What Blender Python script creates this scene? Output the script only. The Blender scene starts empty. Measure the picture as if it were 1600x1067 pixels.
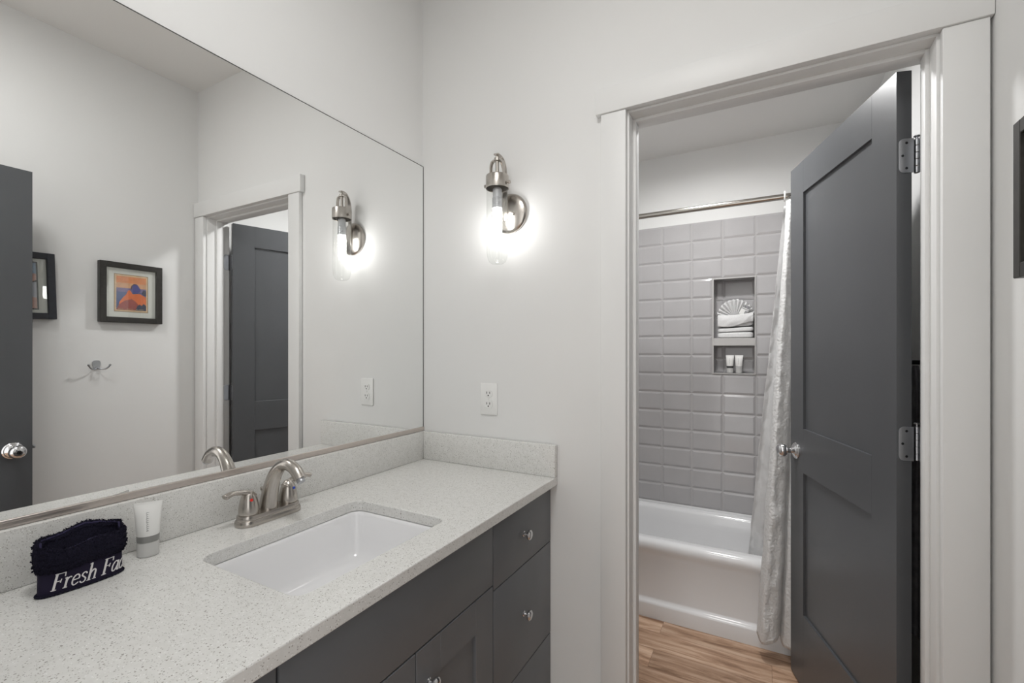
import bpy, bmesh, math, random
from mathutils import Vector, Matrix, noise
random.seed(7)
S = bpy.context.scene
COL = S.collection
PI = math.pi

# ------------------------------------------------------------------ camera
cam_d = bpy.data.cameras.new('camera'); cam = bpy.data.objects.new('camera', cam_d); COL.objects.link(cam)
cam_d.sensor_width = 36; cam_d.lens = 36 * 717 / 1600
cam_d.shift_y = 13.8 / 1600
cam_d.clip_start = 0.01
cam.location = (1.19, -1.43, 1.31); cam.rotation_euler = (PI / 2, 0, math.radians(28.73))
S.camera = cam

# ------------------------------------------------------------------ light and exposure
W = bpy.data.worlds.new('world'); S.world = W; W.use_nodes = True
W.node_tree.nodes['Background'].inputs[0].default_value = (1.0, 0.99, 0.975, 1)
W.node_tree.nodes['Background'].inputs[1].default_value = 1.5
S.view_settings.view_transform = 'Standard'; S.view_settings.look = 'None'
S.view_settings.exposure = 0.12; S.view_settings.gamma = 1.0; S.view_settings.use_curve_mapping = False
BULB = 26.0          # wall sconce bulb
ROOM = 32.0           # vanity room ceiling lamp, unseen and added to light the room
BATH = 200.0          # bathroom ceiling lamp inside an added baffle
S.cycles.use_denoising = True
S.cycles.max_bounces = 12; S.cycles.diffuse_bounces = 6; S.cycles.glossy_bounces = 6
S.cycles.transparent_max_bounces = 16; S.cycles.transmission_bounces = 8
S.cycles.sample_clamp_indirect = 8.0; S.cycles.use_guiding = True

# ------------------------------------------------------------------ materials
def lin(c):
    return tuple(((v / 255) / 12.92 if v / 255 <= 0.04045 else ((v / 255 + 0.055) / 1.055) ** 2.4) for v in c)
def mat(name, rgb, rough=0.5, metal=0.0, spec=0.5, bump=None, var=None, **kw):
    m = bpy.data.materials.new(name); m.use_nodes = True
    nt = m.node_tree; b = nt.nodes['Principled BSDF']
    b.inputs['Base Color'].default_value = (*rgb, 1); b.inputs['Roughness'].default_value = rough
    b.inputs['Metallic'].default_value = metal; b.inputs['Specular IOR Level'].default_value = spec
    for k, v in kw.items():
        b.inputs[k].default_value = v
    tc = nt.nodes.new('ShaderNodeTexCoord')
    if var:
        sc, amt = var
        n = nt.nodes.new('ShaderNodeTexNoise'); n.inputs['Scale'].default_value = sc; n.inputs['Detail'].default_value = 3
        nt.links.new(tc.outputs['Object'], n.inputs['Vector'])
        r = nt.nodes.new('ShaderNodeValToRGB')
        r.color_ramp.elements[0].position = 0.3; r.color_ramp.elements[1].position = 0.7
        r.color_ramp.elements[0].color = (*[max(0, c * (1 - amt)) for c in rgb], 1)
        r.color_ramp.elements[1].color = (*[min(1, c * (1 + amt)) for c in rgb], 1)
        nt.links.new(n.outputs['Fac'], r.inputs['Fac']); nt.links.new(r.outputs['Color'], b.inputs['Base Color'])
    if bump:
        sc, st = bump[:2]
        n2 = nt.nodes.new('ShaderNodeTexNoise'); n2.inputs['Scale'].default_value = sc; n2.inputs['Detail'].default_value = 4
        nt.links.new(tc.outputs['Object'], n2.inputs['Vector'])
        bp = nt.nodes.new('ShaderNodeBump'); bp.inputs['Strength'].default_value = st
        bp.inputs['Distance'].default_value = bump[2] if len(bump) > 2 else 0.001
        nt.links.new(n2.outputs['Fac'], bp.inputs['Height']); nt.links.new(bp.outputs['Normal'], b.inputs['Normal'])
    return m

M = {}
M['wall'] = mat('wall_paint', (0.74, 0.741, 0.733), 0.6, spec=0.3, bump=(60, 0.08, 0.002), var=(2.0, 0.01))
M['ceil'] = mat('ceiling_paint', (0.78, 0.775, 0.76), 0.8, spec=0.2, bump=(80, 0.06))
M['trim'] = mat('trim_paint', (0.74, 0.741, 0.733), 0.46, spec=0.5, bump=(30, 0.03))
M['door'] = mat('charcoal_door_paint', (0.080, 0.084, 0.090), 0.34, spec=0.5, bump=(140, 0.10, 0.0006), var=(4, 0.05))
M['cab'] = mat('charcoal_cabinet_paint', (0.132, 0.138, 0.146), 0.40, spec=0.45, bump=(200, 0.05, 0.0005), var=(5, 0.04))
M['dark'] = mat('toe_kick_black', (0.012, 0.012, 0.013), 0.7)  # near-black colour of the toe kicks
M['nickel'] = mat('brushed_nickel', (0.50, 0.468, 0.432), 0.26, 1.0, bump=(400, 0.03, 0.0003))
M['chrome'] = mat('polished_chrome', (0.72, 0.72, 0.73), 0.10, 1.0, bump=(20, 0.01))
M['steel'] = mat('satin_steel', (0.46, 0.47, 0.49), 0.30, 1.0, bump=(300, 0.03, 0.0003))
M['satin'] = mat('satin_nickel_channel', (0.68, 0.62, 0.58), 0.34, 1.0, bump=(200, 0.02, 0.0003))
M['rod'] = mat('steel_rod', (0.42, 0.40, 0.37), 0.16, 1.0, bump=(60, 0.01))
M['mirror'] = mat('mirror_silver', (0.93, 0.935, 0.93), 0.0, 1.0)
M['mirroredge'] = mat('mirror_edge', (0.06, 0.065, 0.06), 0.3, bump=(90, 0.02))
M['porcelain'] = mat('porcelain', (0.80, 0.80, 0.81), 0.08, spec=0.5, bump=(5, 0.01))
M['tub'] = mat('tub_enamel', (0.76, 0.762, 0.77), 0.10, spec=0.5, bump=(4, 0.01))
M['tile'] = mat('grey_glazed_tile', (0.43, 0.42, 0.425), 0.10, spec=0.5, var=(8, 0.03), bump=(14, 0.02))
M['grout'] = mat('grout', (0.50, 0.49, 0.48), 0.85, bump=(300, 0.1))
M['plastic'] = mat('white_plastic', (0.80, 0.80, 0.785), 0.35, bump=(50, 0.01))
M['socketdark'] = mat('outlet_slot', (0.03, 0.03, 0.03), 0.6)
M['towel'] = mat('white_terry', (0.80, 0.80, 0.80), 0.95, spec=0.1, bump=(900, 0.7, 0.002), var=(200, 0.05))
M['packet'] = mat('grey_packet', (0.25, 0.25, 0.26), 0.4, var=(120, 0.5))
M['navyband'] = mat('navy_band', (0.018, 0.014, 0.034), 0.8, spec=0.2, bump=(1500, 0.4, 0.0006))
M['navyterry'] = mat('navy_terry', (0.012, 0.011, 0.022), 0.95, spec=0.15, var=(500, 0.5), bump=(900, 0.6, 0.001))
M['thread'] = mat('white_thread', (0.78, 0.76, 0.76), 0.7, bump=(1500, 0.5, 0.0006))
M['tubewhite'] = mat('tube_white', (0.82, 0.82, 0.80), 0.35, bump=(40, 0.01))
M['tubecap'] = mat('tube_cap', (0.74, 0.74, 0.725), 0.15, bump=(40, 0.01), **{'Transmission Weight': 0.25})
M['tubegrey'] = mat('tube_grey_band', (0.25, 0.25, 0.24), 0.4, bump=(60, 0.02))
M['ink'] = mat('grey_ink', (0.22, 0.22, 0.22), 0.6)
M['frame'] = mat('dark_brown_frame', (0.020, 0.018, 0.015), 0.42, bump=(90, 0.1), var=(60, 0.3))
M['frameblack'] = mat('blue_black_frame', (0.016, 0.018, 0.026), 0.42, bump=(90, 0.1), var=(60, 0.2))
M['matboard'] = mat('mat_board', (0.74, 0.73, 0.70), 0.8, bump=(400, 0.05))
M['greytowel'] = mat('grey_cloth', (0.26, 0.26, 0.27), 0.95, spec=0.1, bump=(700, 0.6, 0.002), var=(30, 0.25))
M['black'] = mat('black_metal', (0.02, 0.02, 0.022), 0.35, 0.6)
M['red'] = mat('red_dot', (0.65, 0.03, 0.02), 0.3)
M['blue'] = mat('blue_dot', (0.03, 0.08, 0.5), 0.3)
M['bulbbase'] = mat('bulb_collar', (0.55, 0.56, 0.58), 0.3, 0.4, bump=(60, 0.02))

def emit(name, rgb, st):
    m = bpy.data.materials.new(name); m.use_nodes = True; nt = m.node_tree
    nt.nodes.remove(nt.nodes['Principled BSDF'])
    e = nt.nodes.new('ShaderNodeEmission'); e.inputs[0].default_value = (*rgb, 1); e.inputs[1].default_value = st
    nt.links.new(e.outputs[0], nt.nodes['Material Output'].inputs[0]); return m
M['bulb'] = emit('lit_bulb', (1.0, 0.988, 0.97), BULB)
M['lampdisc'] = emit('added_lamp_diffuser', (1.0, 0.992, 0.98), ROOM)
M['bathdisc'] = emit('lit_baffled_lamp', (1.0, 0.995, 0.99), BATH)

def thin_glass(name, ior=1.45, tint=(1, 1, 1)):
    m = bpy.data.materials.new(name); m.use_nodes = True; nt = m.node_tree
    nt.nodes.remove(nt.nodes['Principled BSDF'])
    t = nt.nodes.new('ShaderNodeBsdfTransparent'); t.inputs[0].default_value = (*tint, 1)
    g = nt.nodes.new('ShaderNodeBsdfGlossy'); g.inputs['Roughness'].default_value = 0.01
    lw = nt.nodes.new('ShaderNodeLayerWeight'); lw.inputs[0].default_value = 0.5
    pw = nt.nodes.new('ShaderNodeMath'); pw.operation = 'POWER'; pw.inputs[1].default_value = 4.0; nt.links.new(lw.outputs['Facing'], pw.inputs[0])
    fr = nt.nodes.new('ShaderNodeMapRange'); fr.inputs[3].default_value = ((ior - 1) / (ior + 1)) ** 2 * 2; fr.inputs[4].default_value = 0.45; nt.links.new(pw.outputs[0], fr.inputs[0])
    mx = nt.nodes.new('ShaderNodeMixShader')
    nt.links.new(fr.outputs[0], mx.inputs[0]); nt.links.new(t.outputs[0], mx.inputs[1]); nt.links.new(g.outputs[0], mx.inputs[2])
    nt.links.new(mx.outputs[0], nt.nodes['Material Output'].inputs[0]); return m
M['glass'] = thin_glass('clear_glass', 1.35, (0.97, 0.975, 0.97))
M['pane'] = thin_glass('picture_glass', 1.5, (0.97, 0.98, 0.97))

def cloth_mat(name, rgb, trans, bump=None):
    m = mat(name, rgb, 0.85, spec=0.15, bump=bump); nt = m.node_tree; b = nt.nodes['Principled BSDF']
    t = nt.nodes.new('ShaderNodeBsdfTranslucent'); t.inputs[0].default_value = (*rgb, 1)
    mx = nt.nodes.new('ShaderNodeMixShader'); mx.inputs[0].default_value = trans
    nt.links.new(b.outputs[0], mx.inputs[1]); nt.links.new(t.outputs[0], mx.inputs[2])
    nt.links.new(mx.outputs[0], nt.nodes['Material Output'].inputs[0]); return m
M['curtain'] = cloth_mat('white_curtain_fabric', (0.88, 0.88, 0.875), 0.35, (90, 1.0, 0.008))
M['liner'] = cloth_mat('white_liner_fabric', (0.84, 0.84, 0.84), 0.5, (60, 0.7, 0.004))

def quartz():
    m = mat('white_quartz', (0.69, 0.685, 0.66), 0.22, spec=0.45); nt = m.node_tree; b = nt.nodes['Principled BSDF']
    tc = nt.nodes.new('ShaderNodeTexCoord'); L = nt.links
    nz = nt.nodes.new('ShaderNodeTexNoise'); nz.inputs['Scale'].default_value = 70; nz.inputs['Detail'].default_value = 4
    L.new(tc.outputs['Object'], nz.inputs['Vector'])
    base = nt.nodes.new('ShaderNodeValToRGB'); base.color_ramp.elements[0].position = 0.35; base.color_ramp.elements[1].position = 0.65
    base.color_ramp.elements[0].color = (0.67, 0.667, 0.645, 1); base.color_ramp.elements[1].color = (0.71, 0.707, 0.688, 1)
    L.new(nz.outputs['Fac'], base.inputs['Fac'])
    cur = base.outputs['Color']
    for sc, thr, rad, col in ((240, 0.80, 0.34, (0.30, 0.285, 0.26)), (430, 0.77, 0.40, (0.36, 0.35, 0.33)), (150, 0.93, 0.24, (0.20, 0.185, 0.165)), (330, 0.90, 0.4, (0.84, 0.84, 0.83))):
        v = nt.nodes.new('ShaderNodeTexVoronoi'); v.inputs['Scale'].default_value = sc
        L.new(tc.outputs['Object'], v.inputs['Vector'])
        sep = nt.nodes.new('ShaderNodeSeparateColor'); L.new(v.outputs['Color'], sep.inputs[0])
        g = nt.nodes.new('ShaderNodeMath'); g.operation = 'GREATER_THAN'; g.inputs[1].default_value = thr; L.new(sep.outputs[0], g.inputs[0])
        d = nt.nodes.new('ShaderNodeMapRange'); d.inputs[1].default_value = rad; d.inputs[2].default_value = rad * 0.75
        d.inputs[3].default_value = 0; d.inputs[4].default_value = 0.85; L.new(v.outputs['Distance'], d.inputs[0])
        mu = nt.nodes.new('ShaderNodeMath'); mu.operation = 'MULTIPLY'; L.new(g.outputs[0], mu.inputs[0]); L.new(d.outputs[0], mu.inputs[1])
        mx = nt.nodes.new('ShaderNodeMix'); mx.data_type = 'RGBA'
        L.new(mu.outputs[0], mx.inputs[0]); L.new(cur, mx.inputs[6]); mx.inputs[7].default_value = (*col, 1)
        cur = mx.outputs[2]
    L.new(cur, b.inputs['Base Color']); return m
M['quartz'] = quartz()

def wood():
    m = mat('wood_plank', (0.3, 0.18, 0.11), 0.42, spec=0.35); nt = m.node_tree; b = nt.nodes['Principled BSDF']; L = nt.links
    tc = nt.nodes.new('ShaderNodeTexCoord')
    br = nt.nodes.new('ShaderNodeTexBrick')
    br.inputs['Scale'].default_value = 1; br.inputs['Brick Width'].default_value = 1.22; br.inputs['Row Height'].default_value = 0.127
    br.inputs['Mortar Size'].default_value = 0.0006; br.inputs['Mortar Smooth'].default_value = 0; br.offset = 0.37
    br.inputs['Color1'].default_value = (0, 0, 0, 1); br.inputs['Color2'].default_value = (1, 1, 1, 1); br.inputs['Mortar'].default_value = (0.5, 0.5, 0.5, 1)
    L.new(tc.outputs['Object'], br.inputs['Vector'])
    mp = nt.nodes.new('ShaderNodeMapping'); mp.inputs['Scale'].default_value = (1.5, 13, 1); L.new(tc.outputs['Object'], mp.inputs['Vector'])
    ad = nt.nodes.new('ShaderNodeVectorMath'); ad.operation = 'MULTIPLY_ADD'
    L.new(br.outputs['Color'], ad.inputs[0]); ad.inputs[1].default_value = (7, 13, 3); L.new(mp.outputs[0], ad.inputs[2])
    n = nt.nodes.new('ShaderNodeTexNoise'); n.inputs['Scale'].default_value = 2.2; n.inputs['Detail'].default_value = 8
    n.inputs['Roughness'].default_value = 0.66; n.inputs['Distortion'].default_value = 0.6; L.new(ad.outputs[0], n.inputs['Vector'])
    r = nt.nodes.new('ShaderNodeValToRGB'); cr = r.color_ramp
    cr.elements[0].position = 0.33; cr.elements[0].color = (*lin((126, 94, 72)), 1)
    cr.elements[1].position = 0.66; cr.elements[1].color = (*lin((216, 188, 164)), 1)
    e = cr.elements.new(0.5); e.color = (*lin((184, 150, 124)), 1)
    L.new(n.outputs['Fac'], r.inputs['Fac'])
    # knots
    v = nt.nodes.new('ShaderNodeTexVoronoi'); v.inputs['Scale'].default_value = 1.5
    mp2 = nt.nodes.new('ShaderNodeMapping'); mp2.inputs['Scale'].default_value = (1.5, 4.6, 1); L.new(tc.outputs['Object'], mp2.inputs['Vector']); L.new(mp2.outputs[0], v.inputs['Vector'])
    k = nt.nodes.new('ShaderNodeMapRange'); k.inputs[1].default_value = 0.13; k.inputs[2].default_value = 0.03; k.inputs[3].default_value = 0; k.inputs[4].default_value = 0.8
    L.new(v.outputs['Distance'], k.inputs[0])
    mx = nt.nodes.new('ShaderNodeMix'); mx.data_type = 'RGBA'; L.new(k.outputs[0], mx.inputs[0]); L.new(r.outputs['Color'], mx.inputs[6]); mx.inputs[7].default_value = (*lin((78, 54, 38)), 1)
    pl = nt.nodes.new('ShaderNodeMix'); pl.data_type = 'RGBA'; pl.blend_type = 'MULTIPLY'; pl.inputs[0].default_value = 1
    tone = nt.nodes.new('ShaderNodeMapRange'); tone.inputs[3].default_value = 0.78; tone.inputs[4].default_value = 1.08; L.new(br.outputs['Color'], tone.inputs[0])
    L.new(mx.outputs[2], pl.inputs[6]); L.new(tone.outputs[0], pl.inputs[7])
    ds = nt.nodes.new('ShaderNodeMix'); ds.data_type = 'RGBA'; L.new(br.outputs['Fac'], ds.inputs[0]); L.new(pl.outputs[2], ds.inputs[6]); ds.inputs[7].default_value = (*lin((120, 90, 70)), 1)
    L.new(ds.outputs[2], b.inputs['Base Color'])
    bp = nt.nodes.new('ShaderNodeBump'); bp.inputs['Strength'].default_value = 0.15; bp.inputs['Distance'].default_value = 0.001
    L.new(n.outputs['Fac'], bp.inputs['Height']); L.new(bp.outputs['Normal'], b.inputs['Normal'])
    return m
M['wood'] = wood()

# ------------------------------------------------------------------ mesh helpers
def new(): return bmesh.new()
def merge(dst, src, mtx=None):
    if mtx is not None: bmesh.ops.transform(src, matrix=mtx, verts=src.verts)
    me = bpy.data.meshes.new('tmp'); src.to_mesh(me); src.free(); dst.from_mesh(me); bpy.data.meshes.remove(me)
def box(bm, x0, x1, y0, y1, z0, z1, bev=0.0, seg=2, mtx=None):
    b = new(); bmesh.ops.create_cube(b, size=1)
    bmesh.ops.transform(b, matrix=Matrix.Translation(((x0 + x1) / 2, (y0 + y1) / 2, (z0 + z1) / 2)) @ Matrix.Diagonal((x1 - x0, y1 - y0, z1 - z0, 1)), verts=b.verts)
    if bev: bmesh.ops.bevel(b, geom=list(b.edges), offset=bev, segments=seg, profile=0.5, affect='EDGES')
    merge(bm, b, mtx)
def frame_of(t, up=Vector((0, 0, 1))):
    t = t.normalized()
    if abs(t.dot(up)) > 0.97: up = Vector((1, 0, 0))
    a = t.cross(up).normalized(); return a, a.cross(t).normalized()
def tube(bm, pts, radii, seg=20, cap=True, flat=1.0, up=Vector((0, 0, 1))):
    pts = [Vector(p) for p in pts]; n = len(pts)
    if not isinstance(radii, (list, tuple)): radii = [radii] * n
    rings = []
    for i, p in enumerate(pts):
        t = pts[min(i + 1, n - 1)] - pts[max(i - 1, 0)]
        a, b = frame_of(t, up)
        rings.append([bm.verts.new(p + (a * math.cos(2 * PI * k / seg) + b * flat * math.sin(2 * PI * k / seg)) * radii[i]) for k in range(seg)])
    for i in range(n - 1):
        for k in range(seg):
            bm.faces.new((rings[i][k], rings[i][(k + 1) % seg], rings[i + 1][(k + 1) % seg], rings[i + 1][k]))
    if cap:
        bm.faces.new(rings[0]); bm.faces.new(rings[-1])
def strip(bm, pts, w, t, side):
    """flat bar swept along pts: w wide along side, t thick across it"""
    P = [Vector(p) for p in pts]; n = len(P); s_ = Vector(side).normalized(); R_ = []
    for i, p in enumerate(P):
        d = (P[min(i + 1, n - 1)] - P[max(i - 1, 0)]).normalized(); q = s_.cross(d).normalized()
        R_.append([bm.verts.new(p + s_ * a * w / 2 + q * c * t / 2) for a, c in ((-1, -1), (1, -1), (1, 1), (-1, 1))])
    for i in range(n - 1):
        for k in range(4): bm.faces.new((R_[i][k], R_[i][(k + 1) % 4], R_[i + 1][(k + 1) % 4], R_[i + 1][k]))
    bm.faces.new(R_[0]); bm.faces.new(R_[-1][::-1])
def smooth_path(pts, n=8):
    P = [Vector(p) for p in pts]; out = []
    for i in range(len(P) - 1):
        p0 = P[max(i - 1, 0)]; p1 = P[i]; p2 = P[i + 1]; p3 = P[min(i + 2, len(P) - 1)]
        for k in range(n):
            t = k / n
            out.append(0.5 * ((2 * p1) + (p2 - p0) * t + (2 * p0 - 5 * p1 + 4 * p2 - p3) * t * t + (3 * p1 - p0 - 3 * p2 + p3) * t ** 3))
    out.append(P[-1]); return out
def lathe(bm, prof, origin, axis, seg=32):
    """prof: list of (radius, height) along axis"""
    ax = Vector(axis).normalized(); a, b = frame_of(ax); o = Vector(origin); rings = []
    for r, h in prof:
        if r < 1e-6: rings.append([bm.verts.new(o + ax * h)])
        else: rings.append([bm.verts.new(o + ax * h + (a * math.cos(2 * PI * k / seg) + b * math.sin(2 * PI * k / seg)) * r) for k in range(seg)])
    for i in range(len(rings) - 1):
        A, B = rings[i], rings[i + 1]
        for k in range(seg):
            q = [A[k % len(A)], A[(k + 1) % len(A)], B[(k + 1) % len(B)], B[k % len(B)]]
            u = []
            for v in q:
                if v not in u: u.append(v)
            if len(u) >= 3: bm.faces.new(u)
def rrect(x0, x1, y0, y1, r, n=6):
    out = []
    for cx, cy, a0 in ((x1 - r, y1 - r, 0), (x0 + r, y1 - r, 90), (x0 + r, y0 + r, 180), (x1 - r, y0 + r, 270)):
        for k in range(n + 1):
            a = math.radians(a0 + 90 * k / n); out.append((cx + r * math.cos(a), cy + r * math.sin(a)))
    return out
def loft(bm, loops, cap0=False, cap1=False):
    R = [[bm.verts.new(p) for p in l] for l in loops]; n = len(R[0])
    for i in range(len(R) - 1):
        for k in range(n):
            bm.faces.new((R[i][k], R[i][(k + 1) % n], R[i + 1][(k + 1) % n], R[i + 1][k]))
    if cap0: bm.faces.new(R[0])
    if cap1: bm.faces.new(R[-1])
    return R
def prism(bm, poly, f0, f1):
    """poly: 2D points; f0, f1 map 2D -> 3D for the two faces"""
    A = [bm.verts.new(f0(*p)) for p in poly]; B = [bm.verts.new(f1(*p)) for p in poly]; n = len(poly)
    bm.faces.new(A); bm.faces.new(B)
    for k in range(n): bm.faces.new((A[k], A[(k + 1) % n], B[(k + 1) % n], B[k]))
def obj(name, bm, m, parent=None, smooth=True, angle=35):
    bmesh.ops.recalc_face_normals(bm, faces=bm.faces)
    me = bpy.data.meshes.new(name); bm.to_mesh(me); bm.free()
    if smooth:
        me.polygons.foreach_set('use_smooth', [True] * len(me.polygons))
        me.set_sharp_from_angle(angle=math.radians(angle))
    me.materials.append(M[m] if isinstance(m, str) else m)
    o = bpy.data.objects.new(name, me); COL.objects.link(o)
    if parent is not None: put(o, parent)
    return o
def put(o, parent):
    o.parent = parent
    w = Matrix.Identity(4); p = parent; chain = []
    while p is not None:
        chain.append(p); p = p.parent
    for q in reversed(chain):
        w = w @ q.matrix_parent_inverse @ q.matrix_basis
    o.matrix_parent_inverse = w.inverted()
def thing(name, loc, label, cat, group=None, kind=None):
    e = bpy.data.objects.new(name, None); COL.objects.link(e); e.location = loc; e.empty_display_size = 0.05
    tag(e, label, cat, group, kind); return e
def tag(o, label=None, cat=None, group=None, kind=None):
    if label: o['label'] = label
    if cat: o['category'] = cat
    if group: o['group'] = group
    if kind: o['kind'] = kind
    return o
def struct(name, bm, m, smooth=False, label=None, cat=None):
    o = obj(name, bm, m, smooth=smooth); tag(o, label, cat, kind='structure'); return o
def solid(o, t, off=0.0):
    s = o.modifiers.new('thickness', 'SOLIDIFY'); s.thickness = t; s.offset = off; return o
def copy_tree(o, parent=None):
    c = o.copy(); COL.objects.link(c)
    if parent is not None: c.parent = parent
    for ch in list(o.children): copy_tree(ch, c)
    return c

# ================================================================== SETTING
XR = 1.641            # right wall face
ZC = 2.775            # vanity room ceiling
ZB = 2.48             # bathroom ceiling
YT = 1.44             # tiled wall face
JL, JR, JH = 0.823, 1.547, 2.050   # jamb faces of the bathroom doorway
b = new(); box(b, -0.15, XR + 0.15, -3.2, 1.62, -0.1, 0.0); struct('floor', b, 'wood', label='wood plank floor', cat='floor')
b = new(); box(b, -0.15, XR + 0.15, -1.57, 0.06, ZC, ZC + 0.1); struct('ceiling', b, 'ceil')
b = new(); box(b, 0.03, XR + 0.15, 0.12, 1.62, ZB, ZB + 0.1); struct('ceiling_bathroom', b, 'ceil')
b = new(); box(b, -0.12, 0.0, -1.57, 0.0, 0, ZC); struct('wall_left', b, 'wall')
b = new(); box(b, XR, XR + 0.12, -1.57, 1.62, 0, ZC); struct('wall_right', b, 'wall')
b = new()
box(b, -0.12, JL - 0.018, 0, 0.12, 0, ZC); box(b, JR + 0.018, XR, 0, 0.12, 0, ZC); box(b, JL - 0.018, JR + 0.018, 0, 0.12, JH + 0.018, ZC)
struct('wall_back', b, 'wall')
b = new()
box(b, -0.12, 0.71, -1.57, -1.45, 0, ZC); box(b, 1.475, XR, -1.57, -1.45, 0, ZC); box(b, 0.71, 1.475, -1.57, -1.45, 2.06, ZC)
struct('wall_front', b, 'wall')
b = new(); box(b, 0.03, 0.135, 0.12, 1.62, 0, ZB); struct('wall_bathroom_left', b, 'wall')
# bathroom far wall, with a hole for the niche
NX0, NX1 = 0.940, 1.146; NZ = ((1.379, 1.715), (1.181, 1.336))
b = new()
box(b, 0.135, NX0 - 0.012, YT + 0.008, 1.62, 0, ZB); box(b, NX1 + 0.012, XR, YT + 0.008, 1.62, 0, ZB)
box(b, NX0 - 0.012, NX1 + 0.012, YT + 0.008, 1.62, 0, NZ[1][0] - 0.012); box(b, NX0 - 0.012, NX1 + 0.012, YT + 0.008, 1.62, NZ[0][1] + 0.012, ZB)
box(b, NX0 - 0.012, NX1 + 0.012, YT + 0.10, 1.62, NZ[1][0] - 0.012, NZ[0][1] + 0.012)
struct('wall_bathroom_back', b, 'wall')

# tiles: bevelled, straight stacked
def tile(bm, x0, x1, z0, z1, f, h=0.006, bv=0.011, g=0.0012):
    x0 += g; x1 -= g; z0 += g; z1 -= g
    bv = min(bv, (x1 - x0) * 0.3, (z1 - z0) * 0.3)
    lo = [f(x0, 0, z0), f(x1, 0, z0), f(x1, 0, z1), f(x0, 0, z1)]
    l2 = [f(x0, h * 0.4, z0), f(x1, h * 0.4, z0), f(x1, h * 0.4, z1), f(x0, h * 0.4, z1)]
    hi = [f(x0 + bv, h, z0 + bv), f(x1 - bv, h, z0 + bv), f(x1 - bv, h, z1 - bv), f(x0 + bv, h, z1 - bv)]
    loft(bm, [lo, l2, hi], cap1=True)
ZT0, ZT1 = 0.394, 2.057; NR = 15; PZ = (ZT1 - ZT0) / NR
XS = [0.152 + 0.1667 * k for k in range(10)]; XS[0] = 0.136; XS[-1] = 1.640
b = new(); fw = lambda x, d, z: (x, YT + 0.0066 - d, z)
hx0, hx1, hz0, hz1 = NX0 - 0.009, NX1 + 0.007, NZ[1][0] - 0.006, NZ[0][1] + 0.006
for r in range(NR):
    z0 = ZT0 + r * PZ; z1 = z0 + PZ; zm = (z0 + z1) / 2
    for c in range(len(XS) - 1):
        x0, x1 = XS[c], XS[c + 1]
        if hz0 < zm < hz1 and x1 > hx0 and x0 < hx1:
            if x0 < hx0 - 0.02: tile(b, x0, hx0, z0, z1, fw)
            if x1 > hx1 + 0.02: tile(b, hx1, x1, z0, z1, fw)
        else: tile(b, x0, x1, z0, z1, fw)
tw = struct('wall_shower_tile_back', b, 'tile', label='grey bevelled tile wall above the bathtub', cat='tile')
b = new()
for (x0, x1, z0, z1) in ((0.135, hx0, ZT0, ZT1), (hx1, XR, ZT0, ZT1), (hx0, hx1, ZT0, hz0), (hx0, hx1, hz1, ZT1)):
    box(b, x0, x1, YT + 0.0052, YT + 0.0079, z0, z1)
struct('wall_shower_grout_back', b, 'grout')
b = new()
for side in (0, 1):
    xs = 0.135 if side == 0 else XR; sg = 1 if side == 0 else -1
    ff = lambda y, d, z: (xs + sg * (0.001 + d), y, z)
    for r in range(NR):
        for c in range(4):
            tile(b, 0.88 + c * 0.139, 0.88 + (c + 1) * 0.139, ZT0 + r * PZ, ZT0 + (r + 1) * PZ, ff)
struct('wall_shower_tile_sides', b, 'tile')
# niche: lining tiles, back tiles and edge trim
b = new()
for (z0, z1) in NZ:
    yb = YT + 0.097
    fb = lambda x, d, z: (x, yb - d, z)
    nz = 3 if z1 - z0 > 0.2 else 2
    for k in range(nz):
        za = z0 + (z1 - z0) * k / nz; zb = z0 + (z1 - z0) * (k + 1) / nz
        tile(b, NX0, 0.985, za, zb, fb, h=0.004); tile(b, 0.985, NX1, za, zb, fb, h=0.004)
    box(b, NX0 - 0.010, NX0 - 0.001, YT + 0.002, YT + 0.097, z0 - 0.004, z1 + 0.004)
    box(b, NX1 + 0.001, NX1 + 0.010, YT + 0.002, YT + 0.097, z0 - 0.004, z1 + 0.004)
    box(b, NX0 - 0.001, NX1 + 0.001, YT + 0.002, YT + 0.097, z1 + 0.0005, z1 + 0.009)
    box(b, NX0 - 0.001, NX1 + 0.001, YT + 0.002, YT + 0.097, z0 - 0.009, z0 - 0.0005)
struct('wall_shower_niche', b, 'tile')
b = new()
for (x0, x1, z0, z1) in ((hx0, NX0 - 0.001, hz0, hz1), (NX1 + 0.001, hx1, hz0, hz1), (NX0 - 0.001, NX1 + 0.001, NZ[0][1], hz1), (NX0 - 0.001, NX1 + 0.001, hz0, NZ[1][0]), (NX0 - 0.001, NX1 + 0.001, NZ[1][1], NZ[0][0])):
    box(b, x0, x1, YT - 0.003, YT + 0.004, z0, z1, 0.0012, 1)
struct('trim_niche', b, 'grout')

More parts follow.
